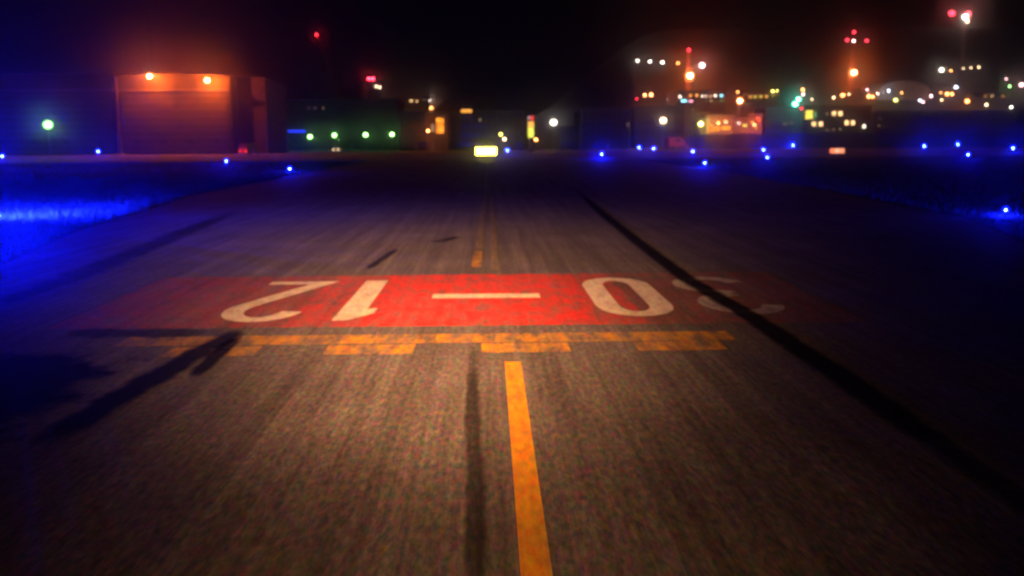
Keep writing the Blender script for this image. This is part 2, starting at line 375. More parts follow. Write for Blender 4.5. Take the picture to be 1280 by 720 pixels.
# ------------------------------------------------------------------ blue edge lights
def edge_light():
    r = empty('taxiway_edge_light', (0, 0, 0)); tag(r, 'x', 'edge light', 'blue taxiway edge lights')
    MB().tube((0, 0, 0), (0, 0, .035), .16, .15, 20).build('base_plate', M_conc, r)
    MB().tube((0, 0, .035), (0, 0, .27), .03, .026, 12).tube((0, 0, .07), (0, 0, .11), .045, .045, 12).build('stem', M_yel, r)
    MB().tube((0, 0, .27), (0, 0, .295), .075, .075, 16).build('collar', M_dark, r)
    b = MB(); b.ball((0, 0, .47), .19, 1, 3); ln = b.build('lens', glow('blue_halo_lens', (.002, .008, 1), 5), r, True)  # lens oversized and glowing to imitate the blue halo round the bulb
    MB().ball((0, 0, .43), .055, 1.1).build('bulb', glow('blue_bulb', CORE['blue'], 18), ln, True)
    return r
proto = edge_light(); first = True
EDGE = [
    (-2, 270, 'blue edge light on the grass verge with the widest blue glow', 165, 130),
    (1257, 263, 'blue edge light standing alone on dark grass across from the widest glow', 45, 2.4),
    (362, 211, 'blue edge light in front of the pair of small headlights', 26, 1),
    (283, 203, 'blue edge light in front of the orange-lit hangar annex', 22, 1),
    (123, 192.8, 'blue edge light below the big green lamp near the hangar corner post', 14, 1),
    (3, 198, 'blue edge light at the edge of the photo beyond the widest glow', 12, 1),
    (634, 191, 'blue edge light immediately beside the glowing yellow sign', 15, 1),
    (752, 195, 'blue edge light with a broad glow below the dark block-shaped building', 24, 1),
    (799, 188, 'small blue edge light, first of a close pair past the dark building', 11, 1),
    (817, 189, 'small blue edge light, second of a close pair past the dark building', 14, 1),
    (866, 192, 'small blue edge light just behind a brighter one below the lit orange shed', 11, 1),
    (881, 204, 'bright blue edge light in front of the orange-lit low shed', 26, 1),
    (954, 190, 'blue edge light just behind a brighter one below the orange-red box hut', 14, 1),
    (959, 198, 'bright blue edge light in front of the orange-red box hut', 20, 1),
    (991, 185, 'lone blue edge light below the green lamp on the building', 16, 1),
    (1155, 186, 'blue edge light below the pale domed hall', 20, 1),
    (1197, 184, 'small blue edge light under the short amber lit strip', 14, 1),
    (1210, 195, 'bright blue edge light below the tallest red-lit mast', 24, 1),
    (1266, 188, 'blue edge light beyond the lone one, beneath the amber roadside lamps', 16, 1),
]
lights_to_add = []
for px, py, lab, halo, gain in EDGE:
    near = py > 250; p = onground(px, py, .2 if near else .43); p.z = 0
    D = p.y
    if first: o = proto; o.location = p; o['label'] = lab; first = False
    else: o = dup(proto, p, lab)
    s = .5 if near else max(1.0, min(3.0, D / 90))       # farther ones enlarged so the lens stands in for their halo
    o.scale = (s, s, s)
    lights_to_add.append((o, halo, D, gain))

for o, halo, D, gain in lights_to_add: light('lamp', o, (0, 0, .43), 'blue', halo, D, .05, gain * (1.1 if halo > 40 else 3.2))

# ------------------------------------------------------------------ lamp posts
def lamp(name, label, cat, px, py, col, halo, lens_px=3.0, h=None, D=None, group=None, style='street', power=14, gain=1.0):
    """one lamp on its own pole; D = metres ahead, or h = pole height on the hillside"""
    if D is None: p = onhill(px, py, h)
    else: p = atd(px, py, D)
    gz = H(p.x, p.y); hh = max(2.5, p.z - gz)
    r = empty(name, (p.x, p.y, gz)); tag(r, label, cat, group)
    lr = lens_px * .85 * p.y / FPX
    if style == 'street':
        MB().tube((0, .9, 0), (0, .9, hh + .25), .11, .06, 8).tube((0, .9, hh + .25), (0, .0, hh + lr + .12), .05, .045, 6).tube((0, .9, 0), (0, .9, .5), .17, .17, 8).build('pole', M_pole, r)
        MB().box(0, 0, hh + lr * .95 + .1, .5, 1.0, .14, 0, .04).build('lamp_head', M_dark, r)
    elif style == 'flood':
        MB().tube((0, .9, 0), (0, .9, hh + .6), .2, .11, 8).tube((0, .9, hh), (0, 0, hh + lr + .2), .05, .05, 6).build('pole', M_pole, r)
        MB().box(0, .35, hh + lr + .2, 1.4, .5, .12, 0, .03).build('lamp_head', M_dark, r)
    elif style == 'globe':
        MB().tube((0, 0, 0), (0, 0, hh - lr), .07, .05, 8).tube((0, 0, hh - lr), (0, 0, hh - lr + .08), .12, .12, 8).build('pole', M_pole, r)
    b = MB(); b.ball((0, 0, hh), lr, .9, 3); ln = b.build('lens', glow(col + '_glass', COL[col], 1.6), r, True)
    MB().ball((0, 0, hh), lr * .55, .9, 2).build('bulb', glow(col + '_bulb_%d' % power, CORE[col], power), ln, True)
    if halo: light('lamp', r, (0, 0, hh), col, halo, p.y, .1, gain)
    return r

G6 = 'green-white lamps on low poles in front of the long dark building'
lamp('apron_lamp', 'large green-white lamp on a pole before the dim hangar wing', 'lamp', 60, 156, 'green', 12, 6.5, D=190, style='globe')
for px, py, lab, lp in ((345, 171, 'green-white lamp, first of the close pair below the blue lit sign', 3.2), (353.5, 171.5, 'green-white lamp, second of the close pair below the blue lit sign', 3),
                    (387.5, 171, 'green-white lamp just past the end of the blue lit sign', 4), (418, 169, 'green-white lamp above the pair of small headlights', 4),
                    (457, 168.5, 'green-white lamp straight below the tower with red lights', 4), (490, 168, 'green-white lamp whose pale pole shows, beside the orange-lit facade', 4)):
    lamp('apron_lamp', lab, 'lamp', px, py, 'green', 2.5, lp * .9, D=360, group=G6, style='globe', power=8)
lamp('street_lamp', 'bright white lamp beside the tall glowing advertising column', 'street lamp', 692, 153, 'white', 6, 5, D=300)
lamp('street_lamp', 'bright yellowish lamp past the dark block building, above the red van', 'street lamp', 829, 150.5, 'warm', 7, 5, D=310)
lamp('street_lamp', 'pale yellow lamp at the corner of the orange-lit low shed', 'street lamp', 876, 155, 'yellow', 10, 4, D=300, style='globe')
lamp('street_lamp', 'small yellow-green lamp above the glowing yellow sign', 'street lamp', 626, 168, 'yellow', 5, 2.4, D=290, style='globe', power=3)
lamp('street_lamp', 'small pinkish lamp just below the yellow-green one, above the yellow sign', 'street lamp', 630.5, 174, 'warm', 6, 2.6, D=250, style='globe', power=4)
lamp('street_lamp', 'small amber lamp at the foot of the tall advertising column', 'street lamp', 670, 174.5, 'orange', 8, 2.8, D=245, style='globe', power=6)
lamp('street_lamp', 'big sodium lamp on a tall pole over the orange-lit shed', 'street lamp', 925, 126, 'sodium', 26, 5, D=292, gain=1.7, style='flood')

# ------------------------------------------------------------------ masts
def lattice(b, x, y, z0, z1, w0, w1, n, r=.07):
    cs = [(-1, -1), (1, -1), (1, 1), (-1, 1)]
    def P(k, c):
        t = k / n; w_ = w0 + (w1 - w0) * t; return (x + c[0] * w_ / 2, y + c[1] * w_ / 2, z0 + (z1 - z0) * t)
    for c in cs: b.tube(P(0, c), P(n, c), r * 1.3, r, 5)
    for k in range(n):
        for i in range(4):
            b.tube(P(k, cs[i]), P(k + 1, cs[(i + 1) % 4]), r * .6, r * .6, 4)
            b.tube(P(k + 1, cs[i]), P(k + 1, cs[(i + 1) % 4]), r * .6, r * .6, 4)
M_mast = mat('red_white_mast_steel', (.45, .22, .18), .6, .2)
def mast(label, px, D, pytop, lamps, width=1.6):
    """lamps: (px, py, colour, lens px, halo, part name)"""
    b0 = atd(px, pytop, D); gz = H(b0.x, b0.y)
    r = empty('lattice_mast', (b0.x, b0.y, gz)); tag(r, label, 'mast')
    hh = b0.z - gz
    b = MB(); lattice(b, 0, 0, 0, hh, width, width * .45, max(8, int(hh / 3.2))); b.build('lattice_tower', M_mast, r)
    MB().box(0, 0, .3, width + 1, width + 1, .6, 0, .05).build('footing', M_conc, r)
    for (lx, ly, col, lp, halo, nm) in lamps:
        q = atd(lx, ly, D) - Vector((b0.x, b0.y, gz)); q.y = -1.0 if nm != 'obstruction_light' else 0
        lr = lp * D / FPX
        ax = MB(); ax.tube((0, 0, min(q.z - lr, hh)), (q.x, q.y, q.z - lr * .7), .07, .07, 6); ax.box(q.x, q.y + lr, q.z, lr * 2, .3, lr * 2.2, 0, .05)
        br = ax.build('bracket', M_dark, r)
        if nm == 'floodlight' and halo:
            MB().ball(q, lr, .9, 3).build(nm, glow(col + '_glass', COL[col], 1.6), r, True); MB().ball(q, lr * .6, .9).build('bulb', glow(col + '_bulb_14', CORE[col], 14), br, True)
        else: MB().ball(q, lr, .9).build(nm, glow(col + '_lens_5', CORE[col], 5), br, True)
        if halo: light('lamp', r, q, col, halo, D, .1)
    return r
mast('tallest lattice mast with red lights and a white floodlight cluster on top', 1207, 500, 17,
     [(1190, 16.5, 'red', 3.2, 5, 'obstruction_light'), (1210, 17.5, 'red', 3.2, 5, 'obstruction_light'), (1205.5, 21.5, 'white', 3.5, 5, 'floodlight'), (1208, 27, 'warm', 1.8, 0, 'floodlight')], 2.4)
mast('lattice mast with three red lights around a white one, orange floodlight halfway down', 1067, 420, 38,
     [(1068, 40, 'red', 1.7, 2, 'obstruction_light'), (1059, 50, 'red', 1.7, 2, 'obstruction_light'), (1083.5, 51, 'red', 1.7, 2, 'obstruction_light'), (1066, 51.5, 'white', 1.5, 0, 'beacon'), (1066.5, 91, 'sodium', 4.5, 180, 'floodlight')], 2.0)
mast('floodlight mast with one red light on top and a dazzling orange lamp', 861, 360, 60,
     [(861, 62.5, 'red', 1.9, 3, 'obstruction_light'), (862, 95, 'sodium', 5, 290, 'floodlight'), (877, 82, 'pink', 3.6, 7, 'floodlight')], 1.6)

# ------------------------------------------------------------------ buildings
W_ = dict(clad=mat('grey_cladding', (.048, .044, .044), .6, .1, .2, .4), brown=mat('brown_render', (.062, .046, .036), .85, 0, .3, .5), dark=mat('dark_render', (.035, .033, .035), .85, 0, .3, .4),
          cream=mat('cream_render', (.42, .37, .29), .85, 0, .2, .5), pale=mat('pale_render', (.5, .48, .44), .85, 0, .2, .6), roof=mat('roof_felt', (.06, .055, .055), .9), tile=mat('clay_tile', (.28, .12, .07), .8),
          glass=mat('dark_glass', (.02, .022, .028), .15, 0, .1, 1, .5), frame=mat('window_frame', (.2, .2, .2), .5), door=mat('door_steel', (.16, .15, .15), .5, .2))
LIT = dict(warm=glow('warm_window', (1, .58, .24), 3.0, False, 1.2), amber=glow('amber_window', (1, .42, .08), 2.4, False, 1.0), white=glow('white_window', (1, .86, .66), 4.0, False, 1.2), cyan=glow('cyan_window', (.25, .8, 1), 3.6, False, 1),
           pink=glow('pink_window', (1, .35, .5), 3.0, False, 1), dim=glow('dim_window', (1, .6, .35), .35, False, 1.5), green=glow('green_window', (.25, 1, .3), .5, False, 1), orange=glow('orange_window', (1, .27, .02), 2.0, False, .8),
           red=glow('red_window', (1, .12, .02), 1.6, False, .8), yel=glow('yellow_window', (1, .75, .08), 1.8, False, 1))
def building(name, label, cat, x0, x1, ytop, D, depth, wall, windows=(), roof='flat', ground_z=None, rows=0, cols=0, door=None, group=None, roofmat='roof', base_py=None):
    """a block whose front faces the airfield; windows are lit ones (px, py, w px, h px, kind)"""
    a, b = atd(x0, ytop, D), atd(x1, ytop, D)
    gz = H((a.x + b.x) / 2, D + depth / 2) if ground_z is None else ground_z
    if D > 440: gz = min(H(a.x, D), H(b.x, D)) - .3
    cx, wd, hh = (a.x + b.x) / 2, b.x - a.x, (a.z + b.z) / 2 - gz
    r = empty(name, (cx, D, gz)); tag(r, label, cat, group)
    wm = W_[wall]
    hw = hh if roof == 'flat' else hh * .72 if roof in ('gable', 'hip') else hh * .45
    MB().box(0, depth / 2, hw / 2, wd, depth, hw).build('wall', wm, r)
    if roof == 'flat':
        rf = MB(); rf.box(0, depth / 2, hh + .15, wd + .6, depth + .6, .3); rf.build('roof', W_[roofmat], r)
        pb = MB(); e = .18
        pb.box(0, -.2, hh + .55, wd + .6, e, .5).build('parapet', wm, r)
    elif roof == 'gable':                     # ridge along the front
        pts = [(-.5, hw + .003), (depth + .5, hw + .003), (depth / 2, hh)]
        bmx = MB(); n = bmx.bm
        A = [n.verts.new((-wd / 2 - .4, p[0], p[1])) for p in pts]; B = [n.verts.new((wd / 2 + .4, p[0], p[1])) for p in pts]
        n.faces.new(A); n.faces.new(B[::-1])
        for i in range(3): n.faces.new((A[i], B[i], B[(i + 1) % 3], A[(i + 1) % 3]))
        bmx.build('roof', W_[roofmat], r)
    elif roof == 'front':                     # gable end towards us
        MB().prism_y([(-wd / 2 - .4, hw + .003), (wd / 2 + .4, hw + .003), (0, hh)], -.4, depth + .4).build('roof', W_[roofmat], r)
    elif roof == 'hip':
        bmx = MB(); n = bmx.bm
        bs = [n.verts.new(p) for p in ((-wd / 2 - .4, -.4, hw + .003), (wd / 2 + .4, -.4, hw + .003), (wd / 2 + .4, depth + .4, hw + .003), (-wd / 2 - .4, depth + .4, hw + .003))]
        k = max(0.0, wd / 2 - depth / 2)
        t0, t1 = n.verts.new((-k - .05, depth / 2, hh)), n.verts.new((k + .05, depth / 2, hh))
        for f in ((bs[0], bs[1], t1, t0), (bs[1], bs[2], t1), (bs[2], bs[3], t0, t1), (bs[3], bs[0], t0), tuple(bs[::-1])): n.faces.new(f)
        bmx.build('roof', W_[roofmat], r)
    elif roof == 'barrel':
        pts = [(wd / 2 * 1.02 * math.cos(R(180 * i / 20)), hw + .003 + (hh - hw) * math.sin(R(180 * i / 20))) for i in range(21)]
        MB().prism_y(pts, -.3, depth + .3).build('roof', W_[roofmat], r, False)
    used = []
    for (wx, wy, ww, wh, kind) in windows:
        q = atd(wx, wy, D - .06); lx, lz = q.x - cx, q.z - gz
        sw, sh = ww * D / FPX, wh * D / FPX
        used.append((lx, lz, sw, sh))
        f = MB().box(lx, -.05, lz + sh / 2 + .06, sw + .24, .1, .12).box(lx, -.05, lz - sh / 2 - .06, sw + .24, .1, .12).box(lx - sw / 2 - .06, -.05, lz, .12, .1, sh).box(lx + sw / 2 + .06, -.05, lz, .12, .1, sh).build('window', W_['frame'], r)
        MB().box(lx, -.03, lz, sw, .05, sh).build('pane', LIT[kind], f)
    me = None
    for i in range(rows):
        for j in range(cols):
            lx = -wd / 2 + wd * (j + .5) / cols; lz = hw * (i + .55) / rows
            if any(abs(lx - u[0]) < u[2] / 2 + 1.1 and abs(lz - u[1]) < u[3] / 2 + 1.2 for u in used) or lz + .9 > hw: continue
            if me is None:
                o = MB().box(0, -.02, 0, min(1.4, wd / cols * .5), .04, min(1.5, hw / rows * .45)).build('window', W_['glass'], r); me = o
            else:
                o = me.copy(); C.objects.link(o); o.parent = r
            o.location = (lx, 0, lz)
    if door:
        q = atd(door, 180, D); dx = q.x - cx
        dr = MB().box(dx, -.04, 1.15, 1.3, .08, 2.3, 0, .01).build('door', W_['door'], r)
        MB().box(dx + .5, -.11, 1.05, .05, .06, .25).build('handle', M_pole, dr)
    return r

# --- hangars
def hangar(label, x0, x1, ytop, D, depth, wall, ndoor, roofrise):
    a, b = atd(x0, ytop, D), atd(x1, ytop, D); cx, wd, hh = (a.x + b.x) / 2, b.x - a.x, (a.z + b.z) / 2
    r = empty('hangar', (cx, D, 0)); tag(r, label, 'hangar')
    MB().box(0, depth / 2, hh / 2, wd, depth, hh).build('wall', W_[wall], r)
    MB().prism_y([(-wd / 2 - .5, hh + .003), (wd / 2 + .5, hh + .003), (wd / 2 + .5, hh + .5), (0, hh + .5 + roofrise), (-wd / 2 - .5, hh + .5)], -1.0, depth + .5).build('roof', W_['roof'], r)
    dh = hh * .82; dw = (wd - 2) / ndoor
    for k in range(ndoor):
        x = -wd / 2 + 1 + dw * (k + .5)
        yy = -.12 - .18 * (k % 2)
        d = MB(); d.box(x, yy, dh / 2, dw + .25, .14, dh - .1).build('door_panel', W_[wall], r)
        d = [o for o in r.children][-1]
        rb = MB(); nz = 9
        for i in range(nz): rb.box(x, yy - .11, dh * (i + .5) / nz, dw + .1, .08, .16)
        rb.build('rail', W_['door'], d)
        fr = MB().box(x, yy - .1, dh * .2, dw * .22, .04, 1.2); fr.build('window', W_['glass'], d)
    MB().box(0, -.55, dh + .35, wd, .9, .5, 0, .03).build('door_track', W_['door'], r)
    return r
hangar('tall wide hangar with ribbed sliding doors lit by two dazzling orange floodlights', 146, 287, 97, 262, 40, 'clad', 4, .6)
hangar('dim purple-grey hangar wing behind the big green lamp', -70, 142, 97, 268, 36, 'clad', 5, .6)
p = atd(143.5, 96, 255)
r = empty('corner_post', (p.x, 255, 0)); tag(r, 'thin pale post standing at the corner between the two hangars', 'post')
MB().tube((0, 0, 0), (0, 0, p.z), .42, .34, 12).build('shaft', W_['brown'], r); MB().box(0, 0, .25, 1.6, 1.6, .5, 0, .04).build('footing', M_conc, r)
building('hangar_annex', 'brown annex with a blank wall at the end of the lit hangar', 'building', 296, 331, 100, 266, 26, 'brown', rows=0, cols=0, door=316)
HD = 258.0
for px, py, lab in ((187, 95.5, 'dazzling orange floodlight on the hangar eaves below the thin antenna'), (259, 100.5, 'dazzling orange floodlight on the hangar eaves beside the annex')):
    q = atd(px, py, HD)
    r = empty('floodlight', (q.x, HD, q.z)); tag(r, lab, 'floodlight', 'floodlights on the hangar eaves')
    MB().tube((0, 3.0, 1.1), (0, -.2, 1.25), .07, .07, 8).tube((0, 3.0, .2), (0, 1.0, 1.15), .05, .05, 6).build('bracket', M_dark, r)
    MB().box(0, 0, 1.15, 1.6, 1.1, .16, 0, .05).build('lamp_head', M_dark, r)
    ln = MB().ball((0, 0, 0), 1.05, .85, 3).build('lens', glow('sodium_glass', COL['sodium'], 1.6), r, True); MB().ball((0, 0, 0), .62, .85).build('bulb', glow('sodium_bulb_14', CORE['sodium'], 14), ln, True)
    light('lamp', r, (0, 0, 0), 'sodium', 44, HD, .3, 9.5)
q0, q1 = atd(183, 92, 270), atd(183, 12, 270)
r = empty('antenna_mast', (q0.x, 275, atd(183, 97, 262).z + .9)); tag(r, 'thin antenna mast rising from the hangar roof into the dark sky', 'antenna')
MB().tube((0, 0, -.4), (0, 0, 11), .16, .12, 8).tube((0, 0, 11), (0, 0, 21), .1, .05, 8).build('pole', M_pole, r)
MB().box(0, 0, 9, 1.8, .08, .08).build('aerial', M_dark, r); MB().box(0, 0, 10.2, 1.3, .08, .08).build('aerial', M_dark, r)

# --- along the far side of the apron, from the hangar to the city
building('long_shed', 'long dark shed behind the row of green-white lamps', 'building', 336, 497, 126, 400, 30, 'dark', [(386, 135, 1.6, 1.6, 'dim'), (394, 135, 1.6, 1.6, 'dim'), (404, 135, 1.6, 1.6, 'dim')], rows=3, cols=14, door=440)
q = atd(369, 164, 396)
r = empty('lit_sign', (q.x, 399.6, 0)); tag(r, 'thin blue lit strip sign on the long dark shed', 'sign')
MB().box(0, -.3, q.z, 8.2, .3, 1.7, 0, .04).build('casing', M_dark, r); MB().box(0, -.48, q.z, 7.6, .05, 1.0).build('light_panel', glow('blue_sign_face', (.01, .03, 1), 1.6, False), r)
# tower
q = atd(466, 100, 430); gz = 0
r = empty('control_tower', (q.x, 432, 0)); tag(r, 'dark tower behind the shed carrying a double red light', 'tower')
MB().box(0, 0, 14, 5.5, 5.5, 28).build('shaft', W_['dark'], r)
MB().tube((0, 0, 28), (0, 0, 31), 3.6, 4.4, 8).build('cab', W_['glass'], r); MB().tube((0, 0, 31.003), (0, 0, 31.6), 4.7, 4.7, 8).build('roof', W_['roof'], r)
for px in (461, 466):
    t = atd(px, 98.5, 428); o = MB().tube((t.x - q.x, -4, 31.6), (t.x - q.x, -4, t.z - .6), .06, .06, 6).build('bracket', M_dark, r)
    MB().ball((t.x - q.x, -4, t.z), .62, .9).build('obstruction_light', glow('red_lens_14', CORE['red'], 14), o, True)
light('lamp', r, (0, -4.4, q.z + 1), 'red', 3, 430, .1)
for px, py in ((470, 108), (474.5, 109)):
    t = atd(px, py, 426); MB().ball((t.x - q.x, -5.2, t.z), .45, 1).build('cab_lamp', glow('warm_lens_4', CORE['warm'], 4), r, True)
# crane
a_, b_ = atd(395, 43, 445), atd(432, 128, 445); base = (b_.x + 4, 447, H(b_.x + 4, 447))
r = empty('mobile_crane', base); tag(r, 'mobile crane with a long thin leaning boom and one red tip light', 'crane')
MB().box(0, 0, 1.6, 11, 3, 1.4, 0, .1).build('chassis', M_yel, r)
for sx in (-4, -2.2, 2.2, 4):
    for sy in (-1.3, 1.3): MB().tube((sx, sy - .25, .75), (sx, sy + .25, .75), .75, .75, 16).build('wheel', M_dark, r)
MB().box(1.5, 0, 3.3, 4.5, 2.8, 2.0, 0, .15).build('cab', M_yel, r)
P0 = Vector((0, 0, 4)); P1 = a_ - Vector(base); P1.y = 0
bm_ = MB(); lattice(bm_, 0, 0, 0, (P1 - P0).length, 1.5, .8, 26, .06)
bo = bm_.build('boom', M_yel, r); bo.location = P0; bo.rotation_euler = (P1 - P0).to_track_quat('Z', 'Y').to_euler()
tl = MB().ball(P1 + Vector((0, -.6, 0)), .5, .9).build('tip_light', glow('red_lens_5', CORE['red'], 5), r, True)
light('lamp', r, P1 + Vector((0, -.6, 0)), 'red', 3, 445, .1)
# terrace with amber lamps and the hipped house
building('hipped_house', 'dim house with a hipped roof above the row of amber lamps', 'house', 541, 574, 123, 560, 16, 'cream', rows=2, cols=4, roof='hip', roofmat='tile')
TG = 'amber lamps in a row on the terrace below the hipped house'
for px, py, col, lp, lab in ((500.5, 132.5, 'pink', 2.6, 'pinkish lamp at the start of the amber row, upper of two'), (500.5, 138, 'orange', 2.3, 'amber lamp just under the pinkish one at the start of the row'), (512.5, 136, 'orange', 4, 'largest amber lamp of the row'),
                         (523, 136.5, 'orange', 3, 'amber lamp in the middle of the terrace row'), (539, 135, 'orange', 3.5, 'amber lamp at the end of the terrace row under a tiny white one'), (537, 125.5, 'white', 1.8, 'tiny white lamp above the end of the amber row')):
    lamp('terrace_lamp', lab, 'street lamp', px, py, col, 6, lp * .85, h=5, group=TG, style='globe', power=5)
for px, py in ((496.5, 125.5), (514, 126), (521, 126.5), (547, 128), (555, 123.5)):
    pass
building('terrace_house', 'low pale house with tiny lit windows between amber lamps and the sky', 'house', 494, 535, 120, 640, 14, 'cream', [(497, 125.5, 2, 1.6, 'dim'), (514, 126, 3.5, 2, 'warm'), (521, 126.5, 2, 2, 'warm'), (530, 125, 2, 1.6, 'dim')], rows=0, cols=0, roof='gable', roofmat='tile')
building('dark_workshop', 'dark flat workshop standing before the amber lamp row', 'building', 499, 532, 142, 330, 20, 'dark', rows=3, cols=6, door=520)
r = building('lit_facade', 'narrow building with a glowing orange front and a tall lit doorway', 'building', 531, 560, 146, 312, 16, 'brown', [(550, 157, 9, 18, 'orange'), (541, 160, 3.5, 9, 'dim')], rows=0, cols=0, door=541)
lamp('wall_and_fill_lamp', 'small amber lamp in front of the glowing orange doorway front', 'lamp', 535, 163.5, 'orange', 10, 2.5, D=306, style='globe', power=8, gain=2.2)
building('office_block', 'dim brown office block behind the glowing yellow sign', 'building', 561, 655, 141, 380, 24, 'brown', [(600, 150, 2, 3, 'dim')], rows=4, cols=14, door=620)
q = atd(583, 138.6, 372)
r = empty('lit_canopy', (q.x, 374, 0)); tag(r, 'short orange lit canopy strip above the office block roof', 'canopy')
MB().box(0, 0, q.z + .8, 5.2, 2.4, .3, 0, .03).tube((-2.3, 0, 0), (-2.3, 0, q.z + .6), .1, .1, 8).tube((2.3, 0, 0), (2.3, 0, q.z + .6), .1, .1, 8).build('frame', M_dark, r)
MB().box(0, -1.24, q.z, 4.4, .08, 1.2, 0, .02).build('light_panel', glow('orange_strip', (1, .40, .06), 1.6, False), r)
q = atd(663.5, 160, 240)
r = empty('advertising_column', (q.x, 240, 0)); tag(r, 'tall narrow glowing yellow-orange column sign with a red top', 'sign')
z0, z1, zt = atd(663, 172, 240).z, atd(663, 152, 240).z, atd(663, 144, 240).z
MB().box(0, 0, (z0 + .0) / 2, 1.0, .35, z0, 0, .03).build('foot', M_dark, r)
MB().box(0, .05, (z0 + zt) / 2 + .1, 1.9, .5, zt - z0 + .1, 0, .03).build('casing', M_dark, r)
MB().box(0, -.24, z0 + (z1 - z0) * .3, 1.55, .06, (z1 - z0) * .6).build('lower_panel', glow('lime_panel', (.85, .9, .1), 1.3, False), r)
MB().box(0, -.24, z0 + (z1 - z0) * .8, 1.55, .06, (z1 - z0) * .4 - .02).build('upper_panel', glow('amber_panel', (1, .5, .08), 1.3, False), r)
MB().box(.35, -.24, (z1 + zt) / 2 + .05, .85, .06, (zt - z1) * .8).build('red_panel', glow('red_panel', (1, .06, .05), 1.0, False), r)
MB().box(-.5, -.24, (z1 + zt) / 2 + .15, .6, .06, (zt - z1) * .5).build('pale_panel', glow('pale_panel', (1, .75, .7), .5, False), r)
building('block_building', 'big unlit block building between the two bright white street lamps', 'building', 727, 789, 138, 345, 30, 'dark', rows=4, cols=7, door=760)
building('low_wing', 'low unlit wing joined to the big block building', 'building', 700, 724, 160, 350, 20, 'dark', rows=2, cols=4)
building('long_terminal', 'long dim brown building behind the bright yellowish lamp', 'building', 793, 872, 135, 380, 24, 'brown', [(866, 137, 2, 2, 'dim')], rows=4, cols=12, door=850)

# --- vehicles
M_tyre = mat('tyre_rubber', (.02, .02, .02), .9)
def vehicle(name, label, cat, px, py, body, kind='van', heading=0, lights=None, D=None):
    p = onground(px, py) if D is None else Vector((atd(px, py, D).x, D, 0))
    r = empty(name, (p.x, p.y, 0.008), heading); tag(r, label, cat)
    if kind == 'van': prof = [(-2.4, .45), (2.35, .45), (2.4, .95), (1.75, 1.15), (1.2, 1.95), (1.0, 2.05), (-2.3, 2.08), (-2.4, 1.9)]; L_ = 1.9
    elif kind == 'car': prof = [(-2.1, .35), (2.1, .35), (2.15, .7), (1.9, .85), (.95, .95), (.35, 1.42), (-1.0, 1.46), (-1.75, 1.0), (-2.1, .92)]; L_ = 1.75
    else: prof = [(-3.2, .6), (3.3, .6), (3.3, 1.5), (2.9, 2.5), (1.5, 2.55), (1.5, 3.0), (-3.2, 3.0)]; L_ = 2.3
    b = MB(); b.prism_y([(a, c) for a, c in prof], -L_ / 2, L_ / 2); o = b.build('body', body, r)
    xs_ = (-1.45, 1.45) if kind != 'truck' else (-2.0, 2.2)
    for sx in xs_:
        for sy in (-1, 1):
            MB().tube((sx, sy * (L_ / 2 - .1) - .11, .36), (sx, sy * (L_ / 2 - .1) + .11, .36), .36, .36, 16).build('wheel', M_tyre, r)
    for sy in (-1, 1):
        MB().box(.0, sy * (L_ / 2 + .012), 1.22 if kind == 'car' else 1.55 if kind == 'van' else 2.1, 1.4 if kind != 'truck' else 2.6, .02, .34 if kind == 'car' else .5).build('side_window', W_['glass'], r)
    fx = prof[2][0]; zf = .7 if kind == 'car' else .8 if kind == 'van' else 1.0
    for sy in (-1, 1):
        MB().tube((fx - .05, sy * L_ * .36, zf), (fx + .04, sy * L_ * .36, zf), .19, .17, 14).build('headlight', glow('headlight_glass', (1, .62, .35), 5 if lights == 'head' else .0, False) if lights == 'head' else W_['glass'], r)
        MB().box(prof[0][0] - .02, sy * L_ * .40, zf + .1, .05, .22, .4).build('tail_light', glow('tail_light_glass', (1, .05, .02), 3.5, False) if lights == 'tail' else mat('dull_red_glass', (.3, .02, .02), .3), r)
    return r
v = vehicle('parked_car', 'small car facing us with two warm headlights lit below the green lamps', 'car', 421.5, 188.5, mat('grey_car_paint', (.2, .2, .22), .3), 'car', R(-90), 'head', D=300)
v.scale = (1.25, 1.25, 1.25)
v = vehicle('service_truck', 'service truck with red tail lights parked by the hangar annex', 'truck', 312, 194, mat('red_truck_paint', (.16, .03, .02), .4), 'truck', R(75), 'tail', D=235)
light('lamp', v, (-3.6, 0, 1.2), 'red', 1, 235, .1)
vehicle('parked_van', 'dull red van parked under the bright yellowish lamp', 'van', 845, 172, mat('red_van_paint', (.42, .07, .05), .4), 'van', R(20), None, D=306).scale = (1.5, 1.5, 2.0)

# --- signs on the airfield
q = onground(607, 199); D = 150.0; q = atd(607.5, 189, D)
r = empty('airfield_sign', (q.x, D, 0.008)); tag(r, 'dazzling yellow illuminated airfield sign straight ahead on two short legs', 'sign')
MB().box(0, 0, q.z, 3.7, .35, 1.5, 0, .04).build('casing', M_dark, r)
MB().box(0, -.19, q.z, 3.45, .05, 1.25).build('face', glow('yellow_sign_face', (1, .88, .11), 11, False), r)
for s in (-1.2, 1.2): MB().tube((s, 0, 0), (s, 0, q.z - .7), .07, .07, 10).build('leg', M_pole, r)
ld = bpy.data.lights.new('sign_light', 'AREA'); ld.shape = 'RECTANGLE'; ld.size = 3.4; ld.size_y = 1.2; ld.color = (1, .72, .005); ld.spread = R(75); ld.energy = 2500000
lo = bpy.data.objects.new('sign_light', ld); C.objects.link(lo); lo.parent = r; lo.location = (0, -.26, q.z); lo.rotation_euler = (R(90), 0, 0)
D = 170.0; q = atd(1046, 188.5, D)
r = empty('airfield_sign', (q.x, D, 0.008)); tag(r, 'small lit orange-red airfield sign of three panels on dark grass', 'sign')
MB().box(0, 0, q.z, 3.0, .3, 1.15, 0, .03).build('casing', M_dark, r)
